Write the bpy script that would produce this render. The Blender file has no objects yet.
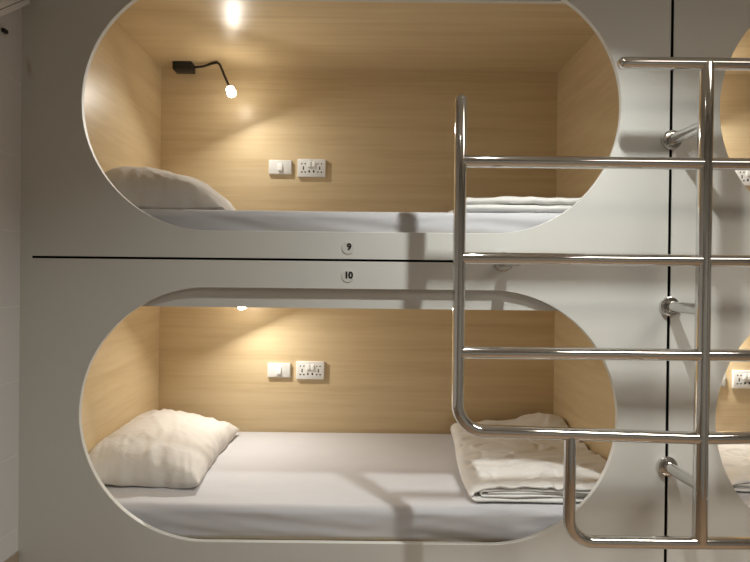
import bpy, bmesh, math, random
from mathutils import Vector, Matrix, noise
random.seed(7)
sc = bpy.context.scene
COL = sc.collection
H = 1.5                     # eye height; heights below are given relative to it where noted
PITCH_Z = 1.06              # height of one pod
PITCH_X = 2.166             # width of one pod

# ------------------------------------------------------------------ materials
def new_mat(name):
    m = bpy.data.materials.new(name); m.use_nodes = True
    nt = m.node_tree; b = nt.nodes['Principled BSDF']
    return m, nt, b

def srgb(r, g, b):
    f = lambda c: (c/255/12.92) if c/255 <= .04045 else ((c/255+.055)/1.055)**2.4
    return (f(r), f(g), f(b), 1)

def simple(name, col, rough=.5, metal=0., spec=.5):
    m, nt, b = new_mat(name)
    b.inputs['Base Color'].default_value = col
    b.inputs['Roughness'].default_value = rough
    b.inputs['Metallic'].default_value = metal
    b.inputs['Specular IOR Level'].default_value = spec
    return m

def mapped(nt, scale, coord='Object'):
    tc = nt.nodes.new('ShaderNodeTexCoord'); mp = nt.nodes.new('ShaderNodeMapping')
    mp.inputs['Scale'].default_value = scale
    nt.links.new(tc.outputs[coord], mp.inputs['Vector'])
    return mp

def wood_mat(name, scale, base, dark, light):
    """light oak laminate, long grain along the axis with the small scale"""
    m, nt, b = new_mat(name)
    mp = mapped(nt, scale)
    n1 = nt.nodes.new('ShaderNodeTexNoise'); n1.inputs['Scale'].default_value = 1
    n1.inputs['Detail'].default_value = 5; n1.inputs['Roughness'].default_value = .6
    n1.inputs['Distortion'].default_value = .25
    nt.links.new(mp.outputs[0], n1.inputs['Vector'])
    mp2 = mapped(nt, tuple(s*4.5 for s in scale))
    n2 = nt.nodes.new('ShaderNodeTexNoise'); n2.inputs['Scale'].default_value = 1
    n2.inputs['Detail'].default_value = 3
    nt.links.new(mp2.outputs[0], n2.inputs['Vector'])
    mix = nt.nodes.new('ShaderNodeMath'); mix.operation = 'MULTIPLY_ADD'
    mix.inputs[1].default_value = .35
    nt.links.new(n2.outputs['Fac'], mix.inputs[0]); nt.links.new(n1.outputs['Fac'], mix.inputs[2])
    r = nt.nodes.new('ShaderNodeValToRGB')
    r.color_ramp.elements[0].position = .42; r.color_ramp.elements[0].color = dark
    r.color_ramp.elements[1].position = .92; r.color_ramp.elements[1].color = light
    e = r.color_ramp.elements.new(.66); e.color = base
    nt.links.new(mix.outputs[0], r.inputs['Fac'])
    nt.links.new(r.outputs['Color'], b.inputs['Base Color'])
    b.inputs['Roughness'].default_value = .37
    b.inputs['Specular IOR Level'].default_value = .5
    return m

W_B, W_D, W_L = srgb(214,192,153), srgb(203,178,138), srgb(222,202,165)
M_WOOD_X = wood_mat('oak_laminate_back', (.9, 6, 22), W_B, W_D, W_L)
M_WOOD_C = wood_mat('oak_laminate_ceiling', (.9, 22, 6), W_B, W_D, W_L)
M_WOOD_Y = wood_mat('oak_laminate_side', (6, 1.2, 14), W_B, W_D, W_L)

def white_panel_mat():
    m, nt, b = new_mat('white_laminate')
    mp = mapped(nt, (2.2, 2.2, 2.2))
    n = nt.nodes.new('ShaderNodeTexNoise'); n.inputs['Scale'].default_value = 1.2; n.inputs['Detail'].default_value = 3
    nt.links.new(mp.outputs[0], n.inputs['Vector'])
    r = nt.nodes.new('ShaderNodeValToRGB')
    r.color_ramp.elements[0].position = .3; r.color_ramp.elements[0].color = srgb(211,211,206)
    r.color_ramp.elements[1].position = .7; r.color_ramp.elements[1].color = srgb(216,216,212)
    nt.links.new(n.outputs['Fac'], r.inputs['Fac']); nt.links.new(r.outputs['Color'], b.inputs['Base Color'])
    b.inputs['Roughness'].default_value = .42
    b.inputs['Specular IOR Level'].default_value = .35
    return m
M_PANEL = white_panel_mat()

def stained_panel_mat():
    """same laminate with one small brownish smudge on the filler strip"""
    m = M_PANEL.copy(); m.name = 'white_laminate_smudged'
    nt = m.node_tree; b = nt.nodes['Principled BSDF']
    src = b.inputs['Base Color'].links[0].from_socket
    tc = nt.nodes.new('ShaderNodeTexCoord'); mp = nt.nodes.new('ShaderNodeMapping')
    mp.vector_type = 'TEXTURE'
    mp.inputs['Location'].default_value = (-1.133, 0, H+.70)
    mp.inputs['Rotation'].default_value = (0, math.radians(-10), 0)
    mp.inputs['Scale'].default_value = (.012, .1, .045)
    nt.links.new(tc.outputs['Object'], mp.inputs['Vector'])
    g = nt.nodes.new('ShaderNodeTexGradient'); g.gradient_type = 'SPHERICAL'
    nt.links.new(mp.outputs[0], g.inputs['Vector'])
    mul = nt.nodes.new('ShaderNodeMath'); mul.operation = 'MULTIPLY'; mul.inputs[1].default_value = .5
    nt.links.new(g.outputs['Fac'], mul.inputs[0])
    mx = nt.nodes.new('ShaderNodeMix'); mx.data_type = 'RGBA'
    nt.links.new(mul.outputs[0], mx.inputs['Factor']); nt.links.new(src, mx.inputs['A'])
    mx.inputs['B'].default_value = srgb(150,130,80)
    nt.links.new(mx.outputs['Result'], b.inputs['Base Color'])
    return m
M_PANEL_ST = stained_panel_mat()

def fabric_mat(name, col, scale=420, bump=.12, wr=.25, wscale=9):
    m, nt, b = new_mat(name)
    b.inputs['Base Color'].default_value = col
    b.inputs['Roughness'].default_value = .85
    b.inputs['Specular IOR Level'].default_value = .2
    b.inputs['Sheen Weight'].default_value = .15
    mp = mapped(nt, (scale, scale, scale))
    n = nt.nodes.new('ShaderNodeTexNoise'); n.inputs['Scale'].default_value = 1; n.inputs['Detail'].default_value = 2
    nt.links.new(mp.outputs[0], n.inputs['Vector'])
    bp = nt.nodes.new('ShaderNodeBump'); bp.inputs['Strength'].default_value = bump; bp.inputs['Distance'].default_value = .001
    nt.links.new(n.outputs['Fac'], bp.inputs['Height'])
    mp2 = mapped(nt, (wscale, wscale*1.6, wscale))
    n2 = nt.nodes.new('ShaderNodeTexNoise'); n2.inputs['Scale'].default_value = 1
    n2.inputs['Detail'].default_value = 4; n2.inputs['Distortion'].default_value = 1.2
    nt.links.new(mp2.outputs[0], n2.inputs['Vector'])
    bp2 = nt.nodes.new('ShaderNodeBump'); bp2.inputs['Strength'].default_value = wr; bp2.inputs['Distance'].default_value = .012
    nt.links.new(n2.outputs['Fac'], bp2.inputs['Height']); nt.links.new(bp.outputs[0], bp2.inputs['Normal'])
    nt.links.new(bp2.outputs[0], b.inputs['Normal'])
    return m
M_SHEET = fabric_mat('white_cotton_sheet', srgb(200,200,204), wr=.14, wscale=4)
M_PILLOW = fabric_mat('white_cotton_pillowcase', srgb(218,214,209), wr=.3, wscale=10)
M_DUVET = fabric_mat('white_cotton_blanket', srgb(226,225,223), wr=.22, wscale=11)

def steel_mat():
    m, nt, b = new_mat('polished_stainless_steel')
    b.inputs['Base Color'].default_value = (.69, .685, .67, 1)
    b.inputs['Metallic'].default_value = 1
    mp = mapped(nt, (9, 9, 9))
    n = nt.nodes.new('ShaderNodeTexNoise'); n.inputs['Scale'].default_value = 2; n.inputs['Detail'].default_value = 4
    nt.links.new(mp.outputs[0], n.inputs['Vector'])
    mr = nt.nodes.new('ShaderNodeMapRange'); mr.inputs['To Min'].default_value = .035; mr.inputs['To Max'].default_value = .08
    nt.links.new(n.outputs['Fac'], mr.inputs['Value']); nt.links.new(mr.outputs[0], b.inputs['Roughness'])
    return m
M_STEEL = steel_mat()
M_BLACK = simple('matt_black_plastic', (.012,.012,.012,1), .45)
M_RUBBER = simple('black_shadow_gap', (.004,.004,.004,1), .9, spec=0)
M_PLASTIC = simple('white_socket_plastic', srgb(232,232,230), .3)
M_ROCKER = simple('white_rocker_plastic', srgb(240,240,238), .25)
M_HOLE = simple('dark_pin_hole', (.01,.01,.01,1), .8)
M_CHROME = simple('chrome', (.8,.8,.8,1), .12, 1)
M_INK = simple('black_numeral_ink', (.008,.008,.008,1), .5)
M_TRUNK = simple('white_painted_metal', srgb(240,239,238), .45)
M_CEIL = simple('white_ceiling_paint', srgb(222,220,214), .8)
M_FAR = simple('grey_wall_paint', srgb(150,149,146), .75)
M_RING = simple('downlight_trim_white', srgb(235,235,235), .4)

def sticker_mat():
    m, nt, b = new_mat('clear_acrylic_disc')
    b.inputs['Base Color'].default_value = srgb(211,211,206)
    b.inputs['Roughness'].default_value = .15
    b.inputs['Coat Weight'].default_value = .5
    return m
M_STICK = sticker_mat()

def emit_mat(name, col, st):
    m, nt, b = new_mat(name)
    b.inputs['Base Color'].default_value = (.9,.9,.9,1)
    b.inputs['Emission Color'].default_value = col
    b.inputs['Emission Strength'].default_value = st
    return m
M_BULB = emit_mat('lit_frosted_bulb', (1,.92,.78,1), 42)
M_LENS_S = emit_mat('fill_panel_diffuser', (1,.9,.76,1), 5)  # glowing face of the added fill panel
M_LENS = emit_mat('lit_downlight_lens', (1,.93,.83,1), 30)

def tile_mat():
    m, nt, b = new_mat('white_glazed_wall_tile')
    tc = nt.nodes.new('ShaderNodeTexCoord')
    sx = nt.nodes.new('ShaderNodeSeparateXYZ'); cb = nt.nodes.new('ShaderNodeCombineXYZ')
    nt.links.new(tc.outputs['Object'], sx.inputs[0])
    ay = nt.nodes.new('ShaderNodeMath'); ay.operation = 'ADD'; ay.inputs[1].default_value = 6.0
    az = nt.nodes.new('ShaderNodeMath'); az.operation = 'ADD'; az.inputs[1].default_value = .251*4-.137
    nt.links.new(sx.outputs['Y'], ay.inputs[0]); nt.links.new(sx.outputs['Z'], az.inputs[0])
    nt.links.new(ay.outputs[0], cb.inputs['X']); nt.links.new(az.outputs[0], cb.inputs['Y'])
    br = nt.nodes.new('ShaderNodeTexBrick')
    br.offset = 0; br.inputs['Scale'].default_value = 1
    br.inputs['Brick Width'].default_value = .4; br.inputs['Row Height'].default_value = .251
    br.inputs['Mortar Size'].default_value = .0016; br.inputs['Mortar Smooth'].default_value = .3
    br.inputs['Color1'].default_value = srgb(216,215,215); br.inputs['Color2'].default_value = srgb(219,218,217)
    br.inputs['Mortar'].default_value = srgb(232,231,226)
    nt.links.new(cb.outputs[0], br.inputs['Vector'])
    nt.links.new(br.outputs['Color'], b.inputs['Base Color'])
    bp = nt.nodes.new('ShaderNodeBump'); bp.inputs['Strength'].default_value = .4; bp.inputs['Distance'].default_value = .002
    bp.invert = True
    nt.links.new(br.outputs['Fac'], bp.inputs['Height']); nt.links.new(bp.outputs[0], b.inputs['Normal'])
    b.inputs['Roughness'].default_value = .3
    return m
M_TILE = tile_mat()

def floor_mat():
    m, nt, b = new_mat('brown_wood_plank_floor')
    mp = mapped(nt, (1, 1, 1))
    br = nt.nodes.new('ShaderNodeTexBrick'); br.inputs['Scale'].default_value = 1
    br.inputs['Brick Width'].default_value = 1.2; br.inputs['Row Height'].default_value = .15
    br.inputs['Mortar Size'].default_value = .002
    br.inputs['Color1'].default_value = srgb(150,125,100); br.inputs['Color2'].default_value = srgb(138,114,92)
    br.inputs['Mortar'].default_value = srgb(70,58,48)
    nt.links.new(mp.outputs[0], br.inputs['Vector']); nt.links.new(br.outputs['Color'], b.inputs['Base Color'])
    b.inputs['Roughness'].default_value = .45
    return m
M_FLOOR = floor_mat()
M_DADO = simple('brown_dado_tile', srgb(165,148,130), .4)

# ------------------------------------------------------------------ mesh helpers
def add_box(bm, lo, hi, bevel=0., seg=2):
    lo, hi = Vector(lo), Vector(hi)
    r = bmesh.ops.create_cube(bm, size=1)
    for v in r['verts']:
        v.co = Vector(((lo.x+hi.x)/2 + v.co.x*(hi.x-lo.x), (lo.y+hi.y)/2 + v.co.y*(hi.y-lo.y), (lo.z+hi.z)/2 + v.co.z*(hi.z-lo.z)))
    if bevel:
        es = list({e for v in r['verts'] for e in v.link_edges})
        bmesh.ops.bevel(bm, geom=es, offset=bevel, segments=seg, profile=.5, affect='EDGES')

def arc_path(pts, rad, n=10):
    """polyline with rounded corners (rad per inner corner)"""
    pts = [Vector(p) for p in pts]; out = [pts[0]]
    for i in range(1, len(pts)-1):
        p, a, c = pts[i], pts[i-1], pts[i+1]
        r = rad[i-1] if isinstance(rad, (list, tuple)) else rad
        u, v = (a-p).normalized(), (c-p).normalized()
        ang = u.angle(v); t = r/math.tan(ang/2)
        s, e = p+u*t, p+v*t
        ctr = p + (u+v).normalized()*(r/math.sin(ang/2))
        a0, a1 = s-ctr, e-ctr
        ax = a0.cross(a1).normalized(); tot = a0.angle(a1)
        for k in range(n+1):
            out.append(ctr + Matrix.Rotation(tot*k/n, 3, ax) @ a0)
    out.append(pts[-1]); return out

def add_tube(bm, path, r, seg=24, dome=(False, False)):
    path = [Vector(p) for p in path]
    rings_in = [(p, r if not callable(r) else r(i/(len(path)-1))) for i, p in enumerate(path)]
    T = []
    for i in range(len(path)):
        a = path[max(i-1, 0)]; b = path[min(i+1, len(path)-1)]
        T.append((b-a).normalized())
    if dome[0]:
        d = T[0]; rr = rings_in[0][1]; p0 = path[0]
        ex = [(p0 + d*(rr*(1-math.cos(t))) , max(rr*math.sin(t), 1e-4)) for t in [math.pi/2*k/6 for k in range(6)]]
        rings_in = ex + [(p0 + d*rr, rr)] + rings_in[1:]; T = [d]*7 + T[1:]
    if dome[1]:
        d = T[-1]; rr = rings_in[-1][1]; p1 = path[-1]
        ex = [(p1 - d*(rr*(1-math.cos(t))), max(rr*math.sin(t), 1e-4)) for t in [math.pi/2*k/6 for k in range(5, -1, -1)]]
        rings_in = rings_in[:-1] + [(p1 - d*rr, rr)] + ex; T = T[:-1] + [d]*7
    n = T[0].orthogonal().normalized(); prev = None; first = None
    for (p, rr), t in zip(rings_in, T):
        n = (n - t*n.dot(t)).normalized(); b = t.cross(n)
        ring = [bm.verts.new(p + (n*math.cos(2*math.pi*k/seg) + b*math.sin(2*math.pi*k/seg))*rr) for k in range(seg)]
        if prev:
            for k in range(seg):
                bm.faces.new((prev[k], prev[(k+1) % seg], ring[(k+1) % seg], ring[k]))
        else: first = ring
        prev = ring
    bm.faces.new(list(reversed(first))); bm.faces.new(prev)

def link(name, bm, mat, parent=None, smooth=35):
    bmesh.ops.recalc_face_normals(bm, faces=bm.faces)
    me = bpy.data.meshes.new(name); bm.to_mesh(me); bm.free()
    me.materials.append(mat)
    if smooth:
        for p in me.polygons: p.use_smooth = True
        me.set_sharp_from_angle(angle=math.radians(smooth))
    o = bpy.data.objects.new(name, me); COL.objects.link(o)
    if parent: o.parent = parent
    return o

def tag(o, label=None, cat=None, group=None, kind=None):
    for k, v in (('label', label), ('category', cat), ('group', group), ('kind', kind)):
        if v: o[k] = v
    return o

def empty(name, loc=(0,0,0)):
    o = bpy.data.objects.new(name, None); o.empty_display_size = .1
    o.location = loc; COL.objects.link(o); return o

def copy_tree(o, parent=None):
    c = o.copy(); COL.objects.link(c)
    if parent: c.parent = parent
    for ch in list(o.children): copy_tree(ch, c)
    return c

def box_obj(name, lo, hi, mat, parent=None, bevel=0., kind=None):
    bm = bmesh.new(); add_box(bm, lo, hi, bevel)
    o = link(name, bm, mat, parent)
    if kind: o['kind'] = kind
    return o

# ------------------------------------------------------------------ room
XL, XR, YB, ZC = -1.159, 3.262, -2.75, 2.66
box_obj('floor', (XL-.1, YB-.1, -.05), (XR+.1, 1.08, 0), M_FLOOR, kind='structure')
box_obj('ceiling', (XL-.1, YB-.1, ZC), (XR+.1, 1.08, ZC+.05), M_CEIL, kind='structure')
box_obj('wall_left', (XL-.1, YB, 0), (XL, 1.08, ZC), M_TILE, kind='structure')
box_obj('wall_right', (XR, YB, 0), (XR+.1, 1.08, ZC), M_FAR, kind='structure')
box_obj('wall_back', (XL-.1, YB-.1, 0), (XR+.1, YB, ZC), M_FAR, kind='structure')
box_obj('wall_front', (XL, 1.04, 0), (XR, 1.08, ZC), M_FAR, kind='structure')
box_obj('baseboard_left', (XL, YB, 0), (XL+.006, -.004, H-.94), M_DADO, kind='structure', bevel=.001)
PX0, PX1 = -1.119, 1.047
box_obj('trim_1', (XL, 0, .0), (PX0, .018, ZC), M_PANEL_ST, kind='structure')
box_obj('trim_2', (PX1+PITCH_X, 0, 0), (XR, .018, ZC), M_PANEL, kind='structure')
box_obj('baseboard_front', (PX0, .0, 0), (PX1+PITCH_X, .018, H-1.004), M_PANEL, kind='structure')
box_obj('trim_3', (PX0, .0, H+.06+PITCH_Z+.002), (PX1+PITCH_X, .018, ZC), M_PANEL, kind='structure')
# dark strips at the bottom of the shadow gaps
box_obj('trim_4', (PX1-.0053, .003, H-1.0), (PX1+.0053, .019, H+1.12), M_RUBBER, kind='structure')
box_obj('trim_5', (PX0, .003, H+.0556), (PX1+PITCH_X, .019, H+.0644), M_RUBBER, kind='structure')

# ------------------------------------------------------------------ sleeping pods
OX, OW, OH = -.038, 1.833, .866      # opening centre x, width, height
def stadium(cx, cz, w, h, n=48):
    r = h/2; s = w/2 - r; pts = []
    for k in range(n+1):
        a = -math.pi/2 + math.pi*k/n; pts.append((cx+s+r*math.cos(a), cz+r*math.sin(a)))
    for k in range(n+1):
        a = math.pi/2 + math.pi*k/n; pts.append((cx-s+r*math.cos(a), cz+r*math.sin(a)))
    return pts

def front_panel(x0, x1, z0, z1, cx, cz):
    bm = bmesh.new(); T = .018; c = .0012
    inner0 = stadium(cx, cz, OW+2*c, OH+2*c); inner1 = stadium(cx, cz, OW, OH)
    o = [(x0, z0), (x1, z0), (x1, z1), (x0, z1)]
    mk = lambda pts, y: [bm.verts.new((p[0], y, p[1])) for p in pts]
    fo, fi = mk(o, 0), mk(inner0, 0); mi = mk(inner1, c); bi, bo = mk(inner1, T), mk(o, T)
    def loop(vs): return [bm.edges.new((vs[i], vs[(i+1) % len(vs)])) for i in range(len(vs))]
    def bridge(a, b):
        for i in range(len(a)):
            j = (i+1) % len(a); bm.faces.new((a[i], a[j], b[j], b[i]))
    bmesh.ops.triangle_fill(bm, use_beauty=True, edges=loop(fo)+loop(fi), normal=(0,-1,0))
    bmesh.ops.triangle_fill(bm, use_beauty=True, edges=loop(bo)+loop(bi), normal=(0,1,0))
    bridge(fi, mi); bridge(mi, bi); bridge(fo, bo)
    return bm

def numeral(text, size, loc, parent):
    cu = bpy.data.curves.new('numeral', 'FONT'); cu.body = text; cu.size = size
    cu.align_x = 'CENTER'; cu.align_y = 'CENTER'; cu.extrude = .0004; cu.offset = size*.05
    cu.space_character = .92
    t = bpy.data.objects.new('numeral', cu); COL.objects.link(t)
    dg = bpy.context.evaluated_depsgraph_get()
    me = bpy.data.meshes.new_from_object(t.evaluated_get(dg)); bpy.data.objects.remove(t)
    me.transform(Matrix.Translation(loc) @ Matrix.Rotation(math.pi/2, 4, 'X'))
    me.materials.clear(); me.materials.append(M_INK)
    o = bpy.data.objects.new('numeral', me); COL.objects.link(o); o.parent = parent
    return o

BACK_Y = 1.006
IX0, IX1 = -1.045, 1.008            # interior faces of the side walls
def make_pod(i, j, label, num=None):
    """i column (0 left, 1 right), j row (0 lower, 1 upper)"""
    dx, dz = i*PITCH_X, H + j*PITCH_Z
    root = empty('sleeping_pod', (OX+dx, .5, dz-1.0))
    tag(root, label, 'bunk pod', 'built-in sleeping pods')
    inv = Matrix.Translation(-Vector(root.location))
    def P(name, bm, mat):
        o = link(name, bm, mat, root); o.matrix_parent_inverse = inv; return o
    def B(name, lo, hi, mat):
        bm = bmesh.new(); add_box(bm, lo, hi); return P(name, bm, mat)
    g = .0055; h = .004
    x0, x1 = PX0+dx + (g if i else 0), PX1+dx - (0 if i else g)
    z0, z1 = dz-1.0+h, dz+.06-h
    if j == 0: z0 = dz-1.003
    else: z1 = dz+.06
    P('front_panel', front_panel(x0, x1, z0, z1, OX+dx, dz-.471), M_PANEL)
    fl, ce = dz-.922, dz+.015                # bed base top, ceiling underside
    B('back_panel', (IX0+dx-.02, BACK_Y, fl-.018), (IX1+dx+.02, BACK_Y+.018, ce+.018), M_WOOD_X)
    B('side_panel', (IX0+dx-.018, .0205, fl-.018), (IX0+dx, BACK_Y, ce+.018), M_WOOD_Y)
    B('side_panel', (IX1+dx, .0205, fl-.018), (IX1+dx+.018, BACK_Y, ce+.018), M_WOOD_Y)
    B('ceiling_panel', (IX0+dx, .0205, ce), (IX1+dx, BACK_Y, ce+.018), M_WOOD_C)
    B('bed_base', (IX0+dx, .0205, fl-.018), (IX1+dx, BACK_Y, fl), M_WOOD_C)
    B('valance', (IX0+dx, .0205, dz-.105), (IX1+dx, .0385, ce), M_PANEL)
    if num:
        cz = H+.102 if num == '9' else H+.006
        bm = bmesh.new()
        add_tube(bm, [(-.045, .0, cz), (-.045, -.0012, cz), (-.045, -.002, cz)], lambda t: .0215 if t < .7 else .0207, 40)
        d = P('number_sticker', bm, M_STICK)
        tag(d, 'small round disc with black numeral %s' % num)
        off = (.0035, .0025) if num == '9' else (.0025, .0022)
        o = numeral(num, .0305, (-.045+off[0], -.0024, cz+off[1]), d)
        if num == '9':
            bm = bmesh.new(); add_tube(bm, [(-.0557, -.002, cz+.0155), (-.0557, -.0026, cz+.0155)], .0012, 10)
            s = link('speck', bm, M_INK, d)
    return root
make_pod(0, 1, 'upper left oak-lined sleeping pod with wide rounded opening, disc numbered 9', '9')
make_pod(0, 0, 'lower left oak-lined sleeping pod with wide rounded opening, disc numbered 10', '10')
make_pod(1, 1, 'upper right sleeping pod cut by the photo edge, beyond the steel ladder post')
make_pod(1, 0, 'lower right sleeping pod cut by the photo edge, beyond the steel ladder post')

# ------------------------------------------------------------------ mattresses
def make_mattress(x0, x1, y0, y1, zb, zt, seed):
    bm = bmesh.new(); r = .032; nx = 170
    prof = []
    def corner(cy, cz, a0, n=8):
        for k in range(n+1):
            a = a0 + math.pi/2*k/n; prof.append((cy+r*math.cos(a), cz+r*math.sin(a)))
    nf = 9; nt_ = 44
    corner(y0+r, zb+r, math.pi)                   # placeholder start, reordered below
    prof.clear()
    pts = []
    def seg(a, b, n):
        for k in range(n): pts.append((a[0]+(b[0]-a[0])*k/n, a[1]+(b[1]-a[1])*k/n))
    def arc(cy, cz, a0, a1, n):
        for k in range(n): 
            a = a0+(a1-a0)*k/n; pts.append((cy+r*math.cos(a), cz+r*math.sin(a)))
    seg((y0+.012, zb), (y0+.002, zb+.012), 2)
    seg((y0, zb+.014), (y0, zt-r), nf)
    arc(y0+r, zt-r, math.pi, math.pi/2, 10)
    seg((y0+r, zt), (y1-r, zt), nt_)
    arc(y1-r, zt-r, math.pi/2, 0, 8)
    seg((y1, zt-r), (y1, zb), 4)
    seg((y1, zb), (y0+.012, zb), 4)
    rings = []
    for i in range(nx+1):
        x = x0+(x1-x0)*i/nx
        e = min(i, nx-i)/nx*(x1-x0); inset = .02*max(0, 1-e/.03)**2
        ring = []
        for (y, z) in pts:
            p = Vector((x, y, z)); d = Vector()
            if z > zb+.004 and y < y1-.02:
                front = max(0, 1-(y-y0)/.05)
                # low folds near the hem, long soft creases on top
                w = noise.noise((x*2.2+seed, z*26+x*3.5, seed*3.1))
                w2 = noise.noise((x*7+seed, z*40-x*9, seed))
                hem = max(0, 1-(z-zb)/.075)
                ends = max(0, 1-(x-x0)/.5) + max(0, 1-(x1-x)/.5)
                d.y += front*((.0045+.008*hem+.014*ends*hem)*w + .006*ends*hem*w2)
                sg = 1 if x > (x0+x1)/2 else -1
                d.y += front*(ends+.25)*.009*noise.noise((x*1.6+seed, (z-.22*sg*x)*34, seed+1.7))
                if front < 1:
                    t = noise.noise((x*1.3+seed, y*9, seed+5))
                    d.z += (1-front)*(.0022*t + .0016*math.exp(-((t-.1)/.05)**2))
                d.z -= .004*math.exp(-((x-(x0+x1)/2)/.7)**2) * max(0, 1-abs(z-zt)/.04)
            p += d
            if inset: 
                p.z = zb+(p.z-zb)*(1-inset*4); p.y += inset*.3*(1 if y < (y0+y1)/2 else -1)
            ring.append(bm.verts.new(p))
        rings.append(ring)
    for a, b in zip(rings, rings[1:]):
        for k in range(len(a)):
            l = (k+1) % len(a); bm.faces.new((a[k], a[l], b[l], b[k]))
    bm.faces.new(rings[0]); bm.faces.new(list(reversed(rings[-1])))
    return bm
MAT_L, MAT_U = H-.797, H+.238        # mattress tops of the lower and upper pods
mats = [
 (0, 0, MAT_L, 1.3, 'white sheeted mattress with rumpled front edge in the lower left pod marked 10'),
 (0, 1, MAT_U, 4.7, 'white sheeted mattress seen from below its top in upper left pod marked 9'),
 (1, 0, MAT_L, 8.1, 'white sheeted mattress in the lower right pod, mostly hidden by panel and ladder'),
 (1, 1, MAT_U, 9.6, 'white sheeted mattress in the upper right pod, nearly all hidden behind the panel')]
for i, j, zt, sd, lab in mats:
    base = H - .922 + j*PITCH_Z
    o = link('mattress', make_mattress(IX0+.006+i*PITCH_X, IX1-.006+i*PITCH_X, .046, BACK_Y-.006, base+.0005, zt, sd), M_SHEET, None, 60)
    tag(o, lab, 'mattress', 'mattresses in the pods')

# ------------------------------------------------------------------ pillows
def make_pillow(cx, cy, wx, wy, z0, thick, rot, seed, lift, wall_x, slope=3.2, seam=.028):
    """plump pillow lying on z0; lift raises the side next to the wall at wall_x"""
    bm = bmesh.new(); NU, NV = 72, 96
    def pos(u, v, s):
        pin = 1 - .11*(1-v*v)*abs(u)**4 ; pin2 = 1 - .09*(1-u*u)*abs(v)**4
        f = max(0, (1-abs(u)**(slope if u > 0 else 2.6)))**(.65 if u < 0 else .55+(3.2-slope)*.35) * max(0, (1-abs(v)**3.6))**.55
        x, y = u*wx/2*pin, v*wy/2*pin2
        y += .010*noise.noise((u*5, v*2, seed+11))*abs(v)**4; x += .008*noise.noise((v*5, u*2, seed+12))*abs(u)**4
        nz = noise.noise((u*2.1+seed, v*2.4, seed))*.012*f
        # gathered creases running in from the seams
        ed = math.exp(-((1-abs(v))/.32)**2)
        ed2 = math.exp(-((1-abs(u))/.28)**2)
        cr = noise.noise((u*6.5+seed*2+v*1.6, v*1.3, seed))
        cr2 = noise.noise((u*1.2, v*7+seed, seed+3))
        nz += (-.026*abs(cr)*ed - .016*abs(cr2)*ed2)*min(1, f*1.6) + .007*min(1, f*2)*ed
        rid = noise.noise((u*3.2+v*2.2+seed, v*1.1-u*1.4, 4+seed))
        nz += .007*math.exp(-(rid/.09)**2)*f
        top = thick*f + nz
        if s > 0: z = seam + max(top, .0)*.9
        else: z = seam - seam*min(1, f*3.5)
        c, sn = math.cos(rot), math.sin(rot)
        X, Y = cx + x*c - y*sn, cy + x*sn + y*c
        rel = max(0, min(1, 1-(u+1)/1.5))
        z += lift*(rel**1.5)*(1-.85*max(0, -v)**5)*(1 if s > 0 else max(abs(u), abs(v))**8)
        X = max(X, wall_x)
        return Vector((X, Y, z0+z))
    grid = {}
    for s in (1, -1):
        for a in range(NU+1):
            for b in range(NV+1):
                u = math.sin(math.pi/2*(2*a/NU-1)); v = math.sin(math.pi/2*(2*b/NV-1))
                edge = a in (0, NU) or b in (0, NV)
                if s == -1 and edge: grid[s, a, b] = grid[1, a, b]; continue
                grid[s, a, b] = bm.verts.new(pos(u, v, s))
    for s in (1, -1):
        for a in range(NU):
            for b in range(NV):
                q = [grid[s, a, b], grid[s, a+1, b], grid[s, a+1, b+1], grid[s, a, b+1]]
                if s < 0: q.reverse()
                try: bm.faces.new(q)
                except ValueError: pass
    return bm
o = link('pillow', make_pillow(-.83, .535, .47, .76, MAT_L+.002, .117, math.radians(1), 2.4, .080, IX0+.003), M_PILLOW, None, 70)
tag(o, 'plump white pillow against the left wall of the lower pod marked 10', 'pillow', 'pillows in the pods')
o = link('pillow', make_pillow(-.785, .48, .52, .74, MAT_U+.002, .165, math.radians(4), 7.7, .09, IX0+.003, 2.6, .012), M_PILLOW, None, 70)
tag(o, 'plump white pillow lit from behind by the reading lamp of the upper pod marked 9', 'pillow', 'pillows in the pods')

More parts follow.
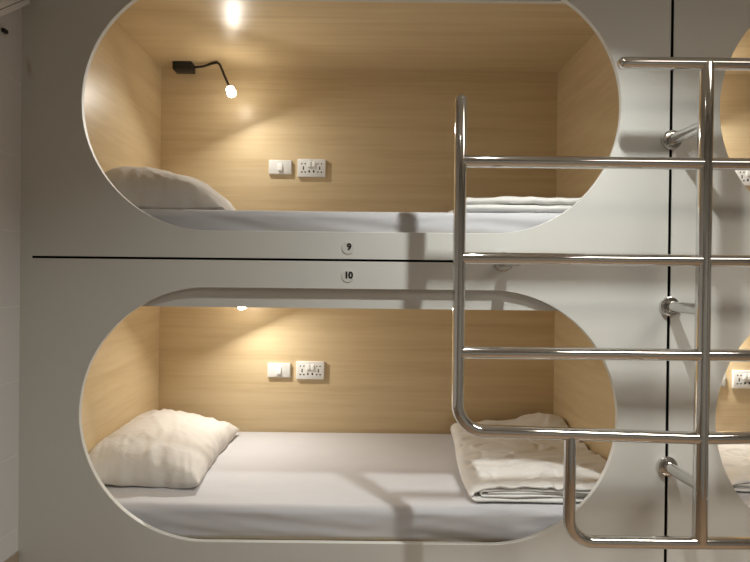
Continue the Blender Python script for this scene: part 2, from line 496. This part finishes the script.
# ------------------------------------------------------------------ folded blankets
def make_blanket(xl, xr, yf, yb, z0, hf, hb, seed, bump_back=.0, inner=True, soft=1.0):
    """folded quilt: an outer cover folded over at its left, inner layers showing at the front"""
    bm = bmesh.new(); NY = 110
    def ribbon(path_f, th, y_front, y_back, amp, wr):
        # path_f(y01) -> list of (x, z) centreline points
        rings = []
        for k in range(NY+1):
            t = k/NY; y = y_front + (y_back-y_front)*t
            c = path_f(t); n = len(c); up, dn = [], []
            endt = .35+.65*min(1, min(t, 1-t)/.02)
            for q in range(n):
                a, b = Vector(c[max(q-1, 0)]), Vector(c[min(q+1, n-1)])
                tg = (b-a).normalized(); nn = Vector((-tg.y, tg.x))
                p = Vector(c[q]); hh = th/2*endt
                yy = y + (.022*noise.noise((p.x*3.1+seed, p.y*45, seed)) + .008*noise.noise((p.x*9, p.y*60, seed)))*(1 if t < .5 else .5)
                w = wr(p.x, yy, p.y, t)
                up.append((p.x+nn.x*hh, yy, p.y+nn.y*hh+w)); dn.append((p.x-nn.x*hh, yy, p.y-nn.y*hh+w))
            rings.append([bm.verts.new(v) for v in up+dn[::-1]])
        for a, b in zip(rings, rings[1:]):
            for k in range(len(a)):
                l = (k+1) % len(a); bm.faces.new((a[k], a[l], b[l], b[k]))
        for ring, fl in ((rings[0], False), (rings[-1], True)):
            m = len(ring); half = m//2
            for q in range(half-1):
                f = (ring[q], ring[q+1], ring[m-2-q], ring[m-1-q])
                bm.faces.new(f if not fl else f[::-1])
    ht = lambda t: hf + (hb-hf)*(t**.8)
    def cpath(x_l, x_r, lo, hi, n=84, m=12):
        r = (hi-lo)/2; pts = []
        for k in range(n): pts.append((x_r + (x_l+r*.8-x_r)*k/n, lo))
        for k in range(m+1):
            a = -math.pi/2 - math.pi*k/m; pts.append((x_l+r*.8 + r*.8*math.cos(a), (lo+hi)/2 + r*math.sin(a)))
        for k in range(1, n+1): pts.append((x_l+r*.8 + (x_r-x_l-r*.8)*k/n, hi))
        return pts
    left = lambda t: xl + .05*t + .012*math.sin(t*5+seed)
    th = .013 if inner else .0275
    def wr_outer(x, y, z, t):
        s = max(0, min(1, (z-z0-.012)/(ht(t)-.02)))
        r1 = noise.noise((x*4.5+y*3+seed, y*10-x*4, seed))
        r2 = noise.noise((x*9+seed, y*16+x*6, seed+9))
        r3 = noise.noise((x*3+seed, y*5, seed+2))
        r4 = noise.noise((x*15+y*7, y*19-x*5, seed+4)); r5 = noise.noise((x*6-y*5+seed, y*7+x*5, seed+6))
        far = max(0, (x-xl)/(xr-xl)); back = max(0, t-.55)/.45
        hump = bump_back*math.exp(-((xr-.08-x)/.13)**2)*math.exp(-((t-.93)/.12)**2)
        ridge = .010*math.exp(-(r1/.10)**2) + .003*math.exp(-(r2/.10)**2)
        return s*soft*(ridge*.75 - .006*math.exp(-(r5/.12)**2) + .014*r3 + hump + .012*far*back - .020*math.exp(-max(0, x-xl)/.07))
    ribbon(lambda t: cpath(left(t), xr, z0+th/2+.001, z0+ht(t)), th, yf, yb, 1, wr_outer)
    wr_in = lambda x, y, z, t: .006*noise.noise((x*5, y*6, z*12+seed))
    if not inner: return bm
    ribbon(lambda t: cpath(left(t)+.035, xr-.006, z0+th+.0015+.0055, z0+ht(t)-th-.0015), .011, yf+.006, yb-.02, 1, wr_in)
    ribbon(lambda t: [(left(t)+.06+(xr-.012-left(t)-.06)*k/40, z0+ht(t)/2+.0035) for k in range(41)], .008, yf+.002, yb-.03, 1, wr_in)
    return bm
o = link('folded_blanket', make_blanket(.405, IX1-.016, .085, .93, MAT_L+.003, .054, .072, 3.3, .035), M_DUVET, None, 70)
tag(o, 'rumpled white blanket folded at the right end of the lower bed marked 10', 'blanket', 'folded blankets in the pods')
o = link('folded_blanket', make_blanket(.36, IX1-.016, .10, .90, MAT_U+.003, .042, .06, 6.1, .0, False, .4), M_DUVET, None, 70)
tag(o, 'white blanket folded flat at the right end of the upper bed marked 9', 'blanket', 'folded blankets in the pods')
o = link('folded_blanket', make_blanket(1.40, 2.12, .20, .80, MAT_L+.003, .045, .055, 5.2, .0, True, .7), M_DUVET, None, 70)
tag(o, 'rumpled white blanket in the lower right pod at the photo edge', 'blanket', 'folded blankets in the pods')

# ------------------------------------------------------------------ switches and sockets
def make_switch():
    root = empty('light_switch')
    bm = bmesh.new(); add_box(bm, (-.059, -.0125, -.0365), (.059, 0, .0365), .003, 3); link('face_plate', bm, M_PLASTIC, root)
    bm = bmesh.new(); add_box(bm, (-.012, -.0175, -.019), (.012, -.0105, .019), .0015)
    for v in bm.verts:
        if v.co.y < -.015: v.co.y += .003*(v.co.z/.019)
    link('rocker', bm, M_ROCKER, root)
    return root
def make_socket():
    root = empty('power_socket')
    bm = bmesh.new(); add_box(bm, (-.073, -.0125, -.0465), (.073, 0, .0465), .003, 3); link('face_plate', bm, M_PLASTIC, root)
    for s in (-1, 1):
        bm = bmesh.new(); add_box(bm, (s*.0115-.009, -.0165, .004), (s*.0115+.009, -.0105, .032), .0012)
        for v in bm.verts:
            if v.co.y < -.0145: v.co.y += .002*((v.co.z-.018)/.014)
        link('rocker', bm, M_ROCKER, root)
    for s in (-1, 1):
        cx = s*.042; bm = bmesh.new()
        for hx in (-.009, .009):
            add_box(bm, (cx+hx-.0028, -.0129, .0185), (cx+hx+.0028, -.0121, .025))
            add_box(bm, (cx+hx-.0042, -.0129, -.0245), (cx+hx+.0042, -.0121, -.0185))
        add_box(bm, (cx-.0028, -.0129, -.010), (cx+.0028, -.0121, .008))
        link('socket_outlet', bm, M_HOLE, root)
    for x in (-.012, .011):
        bm = bmesh.new(); add_box(bm, (x-.004, -.0129, -.024), (x+.004, -.0121, -.012)); link('usb_port', bm, M_HOLE, root)
    return root
sw = make_switch(); so = make_socket()
def place(o, x, z, label, cat, group):
    o.location = (x, BACK_Y-.0006, z); tag(o, label, cat, group); return o
place(sw, -.424, H+.569, 'white single light switch on back wall of upper pod marked 9', 'light switch', 'light switches in the pods')
place(copy_tree(sw), -.420, H-.482, 'white single light switch on back wall of lower pod marked 10', 'light switch', 'light switches in the pods')
place(so, -.2615, H+.566, 'white double socket beside the switch in upper pod marked 9', 'socket', 'double sockets in the pods')
place(copy_tree(so), -.258, H-.481, 'white double socket beside the switch in lower pod marked 10', 'socket', 'double sockets in the pods')
place(copy_tree(sw), 1.835, H+.545, 'white light switch in the upper right pod, mostly behind the white panel edge', 'light switch', 'light switches in the pods')
place(copy_tree(sw), 1.835, H-.505, 'white light switch in the lower right pod, mostly behind the white panel edge', 'light switch', 'light switches in the pods')
place(copy_tree(so), 2.005, H+.545, 'white double socket in the upper right pod, cut by the photo edge', 'socket', 'double sockets in the pods')
place(copy_tree(so), 2.005, H-.505, 'white double socket in the lower right pod, cut by the photo edge', 'socket', 'double sockets in the pods')

# ------------------------------------------------------------------ reading lamps
def make_lamp(neck, aim):
    """origin at the underside of the pod ceiling; neck is a list of points, aim the head's direction"""
    root = empty('reading_lamp')
    bm = bmesh.new(); add_box(bm, (-.048, -.035, -.040), (.048, .035, 0), .003); link('mounting_box', bm, M_BLACK, root)
    pts = [Vector(p) for p in neck]; path = []
    for i in range(len(pts)-1):
        p0, p1, p2, p3 = pts[max(i-1, 0)], pts[i], pts[i+1], pts[min(i+2, len(pts)-1)]
        for k in range(8):
            t = k/8
            path.append(.5*((2*p1)+(p2-p0)*t+(2*p0-5*p1+4*p2-p3)*t*t+(3*p1-p0-3*p2+p3)*t**3))
    path.append(pts[-1])
    bm = bmesh.new(); add_tube(bm, path, .006, 14); link('gooseneck', bm, M_BLACK, root)
    a = Vector(aim).normalized(); e = pts[-1]
    bm = bmesh.new(); add_tube(bm, [e-a*.004, e+a*.008, e+a*.014, e+a*.016], lambda t: .0065+.006*t, 20)
    col = link('collar', bm, M_CHROME, root)
    bm = bmesh.new()
    add_tube(bm, [e+a*.016, e+a*.022, e+a*.053, e+a*.058, e+a*.060], lambda t: (.014, .020, .0215, .020, .015)[round(t*4)], 28)
    b = link('lamp_head', bm, M_BULB, root); tag(b, 'glowing white lamp head')
    return root, e+a*.064, a
LAMP_W = 3.8
def lamp_light(root, p, a, power):
    l = bpy.data.lights.new('reading_lamp_light', 'AREA'); l.energy = power; l.color = (1, .96, .88)
    l.shape = 'DISK'; l.size = .034
    o = bpy.data.objects.new('reading_lamp_light', l); COL.objects.link(o)
    o.parent = root; o.location = p; o.rotation_euler = Vector(a).to_track_quat('-Z', 'Y').to_euler()
neck1 = [(.046, 0, -.018), (.10, -.01, -.016), (.155, -.03, -.008), (.19, -.05, -.018), (.222, -.072, -.084), (.250, -.088, -.142)]
aim1 = (.26, -.37, -.60)
lamps = [
 ((-.906, .935, H+1.075), neck1, aim1, 'black gooseneck lamp with lit white head under the ceiling of pod 9'),
 ((PITCH_X-.756, .935, H+1.075), neck1, aim1, 'lit gooseneck lamp in the upper right pod, hidden behind the white panel'),
 ((-.906, .935, H+.015), [(.046, 0, -.018), (.11, -.01, -.016), (.19, -.03, -.010), (.25, -.05, -.018), (.292, -.062, -.066), (.308, -.07, -.120)], (.27, -.44, -.60), 'lit lamp head just peeking below the white valance of pod 10'),
 ((PITCH_X-.69, .935, H+.015), [(.046, 0, -.018), (.11, .0, -.016), (.19, .002, -.010), (.25, .003, -.018), (.285, .004, -.066), (.29, .004, -.118)], (.10, -.03, -.62), 'lit gooseneck lamp in the lower right pod, hidden behind the white panel')]
for loc, nk, am, lab in lamps:
    r, p, a = make_lamp(nk, am); r.location = Vector(loc)-Vector((0, 0, .0006))
    tag(r, lab, 'lamp', 'reading lamps in the pods')
    lamp_light(r, p, a, LAMP_W*1.15 if loc[0] > 0 else LAMP_W if loc[2] > H+.5 else LAMP_W*1.5)

# ------------------------------------------------------------------ steel ladder
lad = empty('bunk_ladder', (1.047, -.19, 0))
tag(lad, 'polished stainless steel tube ladder standing off the white pod fronts', 'ladder')
CX = 1.047; LY = -.19
def LP(name, path, r, dome=(False, False), seg=28, parent=None):
    bm = bmesh.new(); add_tube(bm, path, r, seg, dome)
    o = link(name, bm, M_STEEL, parent or lad, 50)
    o.matrix_parent_inverse = Matrix.Translation(-Vector(lad.location)) if not parent else Matrix()
    return o
R_RAIL, R_RUNG, R_POST = .0192, .0185, .0212
zs = lambda z: H+z
LP('upright', [(CX, LY, zs(.6645)), (CX, LY, zs(-.80))], R_POST)
LP('top_bar', [(.777, LY, zs(.6645)), (2*CX-.777, LY, zs(.6645))], R_RUNG, (True, True))
for s in (-1, 1):
    X = lambda x: x if s < 0 else 2*CX-x
    LP('side_rail', arc_path([(X(.300), LY, zs(.563)), (X(.300), LY, zs(-.463)), (CX, LY, zs(-.480))], .085, 14), R_RAIL, (True, False))
    for z in (.360, .064, -.225):
        LP('rung', [(X(.302), LY, zs(z)), (CX, LY, zs(z))], R_RUNG)
    LP('lower_rail', arc_path([(X(.6455), LY, zs(-.472)), (X(.6455), LY, zs(-.8005)), (CX, LY, zs(-.8015))], .075, 14), R_RAIL*.97)
def standoff(x, z):
    o = LP('standoff', [(x, -.002, zs(z)), (x, LY+.004, zs(z))], .0185)
    bm = bmesh.new()
    add_tube(bm, [(x, -.0005, zs(z)), (x, -.006, zs(z)), (x, -.010, zs(z)), (x, -.0115, zs(z)), (x, -.0118, zs(z))],
             lambda t: (.0345, .0345, .0325, .029, .020)[round(t*4)], 36)
    f = link('flange', bm, M_STEEL, o, 40)
    for k in range(3):
        a = math.radians(90+120*k+20); bm = bmesh.new(); c = Vector((x+.0255*math.cos(a), -.0112, zs(z)+.0255*math.sin(a)))
        add_tube(bm, [c, c+Vector((0, -.0016, 0)), c+Vector((0, -.0022, 0))], lambda t: .0034 if t < .7 else .002, 12)
        sc_ = link('screw', bm, M_CHROME, o)
for z in (.478, -.086, -.628): standoff(CX, z)
standoff(.481, .060); standoff(2*CX-.481, .060)

# ------------------------------------------------------------------ trunking in the top left corner
bm = bmesh.new()
d = Vector((0, -1, -.0)).normalized()
t = empty('cable_trunking', (XL+.02, -.03, H+.925))
tag(t, 'white slanting trunking across the tiled wall in the top left corner', 'trunking')
add_box(bm, (-.0205, -.36, -.02), (.02, 0, .02), .003); body = link('cover', bm, M_TRUNK, t)
bm = bmesh.new(); add_box(bm, (XL-.0005, -.11, H+.776), (XL+.012, -.088, H+.788), .003)
tag(link('cable_clip', bm, M_BLACK), 'tiny black clip on the tiled wall in the top left corner', 'clip')
bm = bmesh.new(); add_box(bm, (.0195, -.36, -.002), (.0208, 0, -.0005)); link('seam', bm, M_HOLE, t)
t.rotation_euler = (math.radians(37), 0, 0)

# ------------------------------------------------------------------ ceiling slot lamp and added fill lights
def downlight(x, y, power, col, label, ang=144, blend=.75, rad=.025):
    r = empty('fill_downlight', (x, y, ZC))
    tag(r, label, 'ceiling light', 'added fill downlights')
    bm = bmesh.new(); add_tube(bm, [(0,0,0), (0,0,-.006), (0,0,-.009)], lambda t: .055 if t < .7 else .05, 40); link('trim_ring', bm, M_RING, r)
    bm = bmesh.new(); add_tube(bm, [(0,0,-.008), (0,0,-.012)], .04, 32); link('lens', bm, M_LENS, r)
    l = bpy.data.lights.new('fill_downlight_light', 'SPOT'); l.energy = power; l.color = col
    l.spot_size = math.radians(ang); l.spot_blend = blend; l.shadow_soft_size = rad
    o = bpy.data.objects.new('fill_downlight_light', l); COL.objects.link(o); o.parent = r; o.location = (0, 0, -.03)
WARM = (.985, 1, .955)
downlight(-.2, -2.1, 12, WARM, 'unseen fill downlight added behind the camera, far from the pods')  # added fill lamp, raises the ambient on the left side
def panel_light(name, x, y, sx, sy, power, col, label, cat='ceiling light', spread=180):
    r = empty(name, (x, y, ZC)); tag(r, label, cat)
    bm = bmesh.new(); add_box(bm, (-sx/2-.012, -sy/2-.012, -.012), (sx/2+.012, sy/2+.012, 0), .002); link('housing', bm, M_RING, r)
    bm = bmesh.new(); add_box(bm, (-sx/2, -sy/2, -.014), (sx/2, sy/2, -.0115)); link('diffuser', bm, M_LENS if sx < .2 else M_LENS_S, r)
    l = bpy.data.lights.new('panel_light', 'AREA'); l.shape = 'RECTANGLE'; l.size = sx; l.size_y = sy
    l.energy = power; l.color = col; l.spread = math.radians(spread)
    o = bpy.data.objects.new('panel_light', l); COL.objects.link(o); o.parent = r; o.location = (0, 0, -.03)
panel_light('recessed_spot_strip', .56, -.63, .022, .075, 14, WARM, 'small slot-shaped ceiling lamp in front of the left pods', spread=128)
panel_light('fill_panel_light', 1.8, -1.5, 1.0, .5, 20, (1, .96, .88), 'large unseen fill light panel added in front of the right pods', spread=125)  # added soft fill, brightens and warms the right and lower panels

# ------------------------------------------------------------------ world, camera, view
w = bpy.data.worlds.new('World'); sc.world = w; w.use_nodes = True
w.node_tree.nodes['Background'].inputs['Color'].default_value = (.05,.05,.05,1)
cam = bpy.data.cameras.new('camera'); co = bpy.data.objects.new('camera', cam); COL.objects.link(co)
cam.sensor_width = 36; cam.lens = 36*560/750; cam.clip_start = .05
pit, roll = math.atan(3/560), .0105
cam.shift_x = 14/750
co.matrix_world = Matrix.Translation((0, -1.903, H)) @ Matrix.Rotation(math.pi/2-pit, 4, 'X') @ Matrix.Rotation(roll, 4, 'Z')
sc.camera = co
sc.view_settings.view_transform = 'Standard'; sc.view_settings.look = 'None'
sc.view_settings.gamma = 1; sc.view_settings.use_curve_mapping = False
sc.view_settings.exposure = 0
sc.cycles.use_denoising = True
sc.cycles.max_bounces = 10; sc.cycles.diffuse_bounces = 6
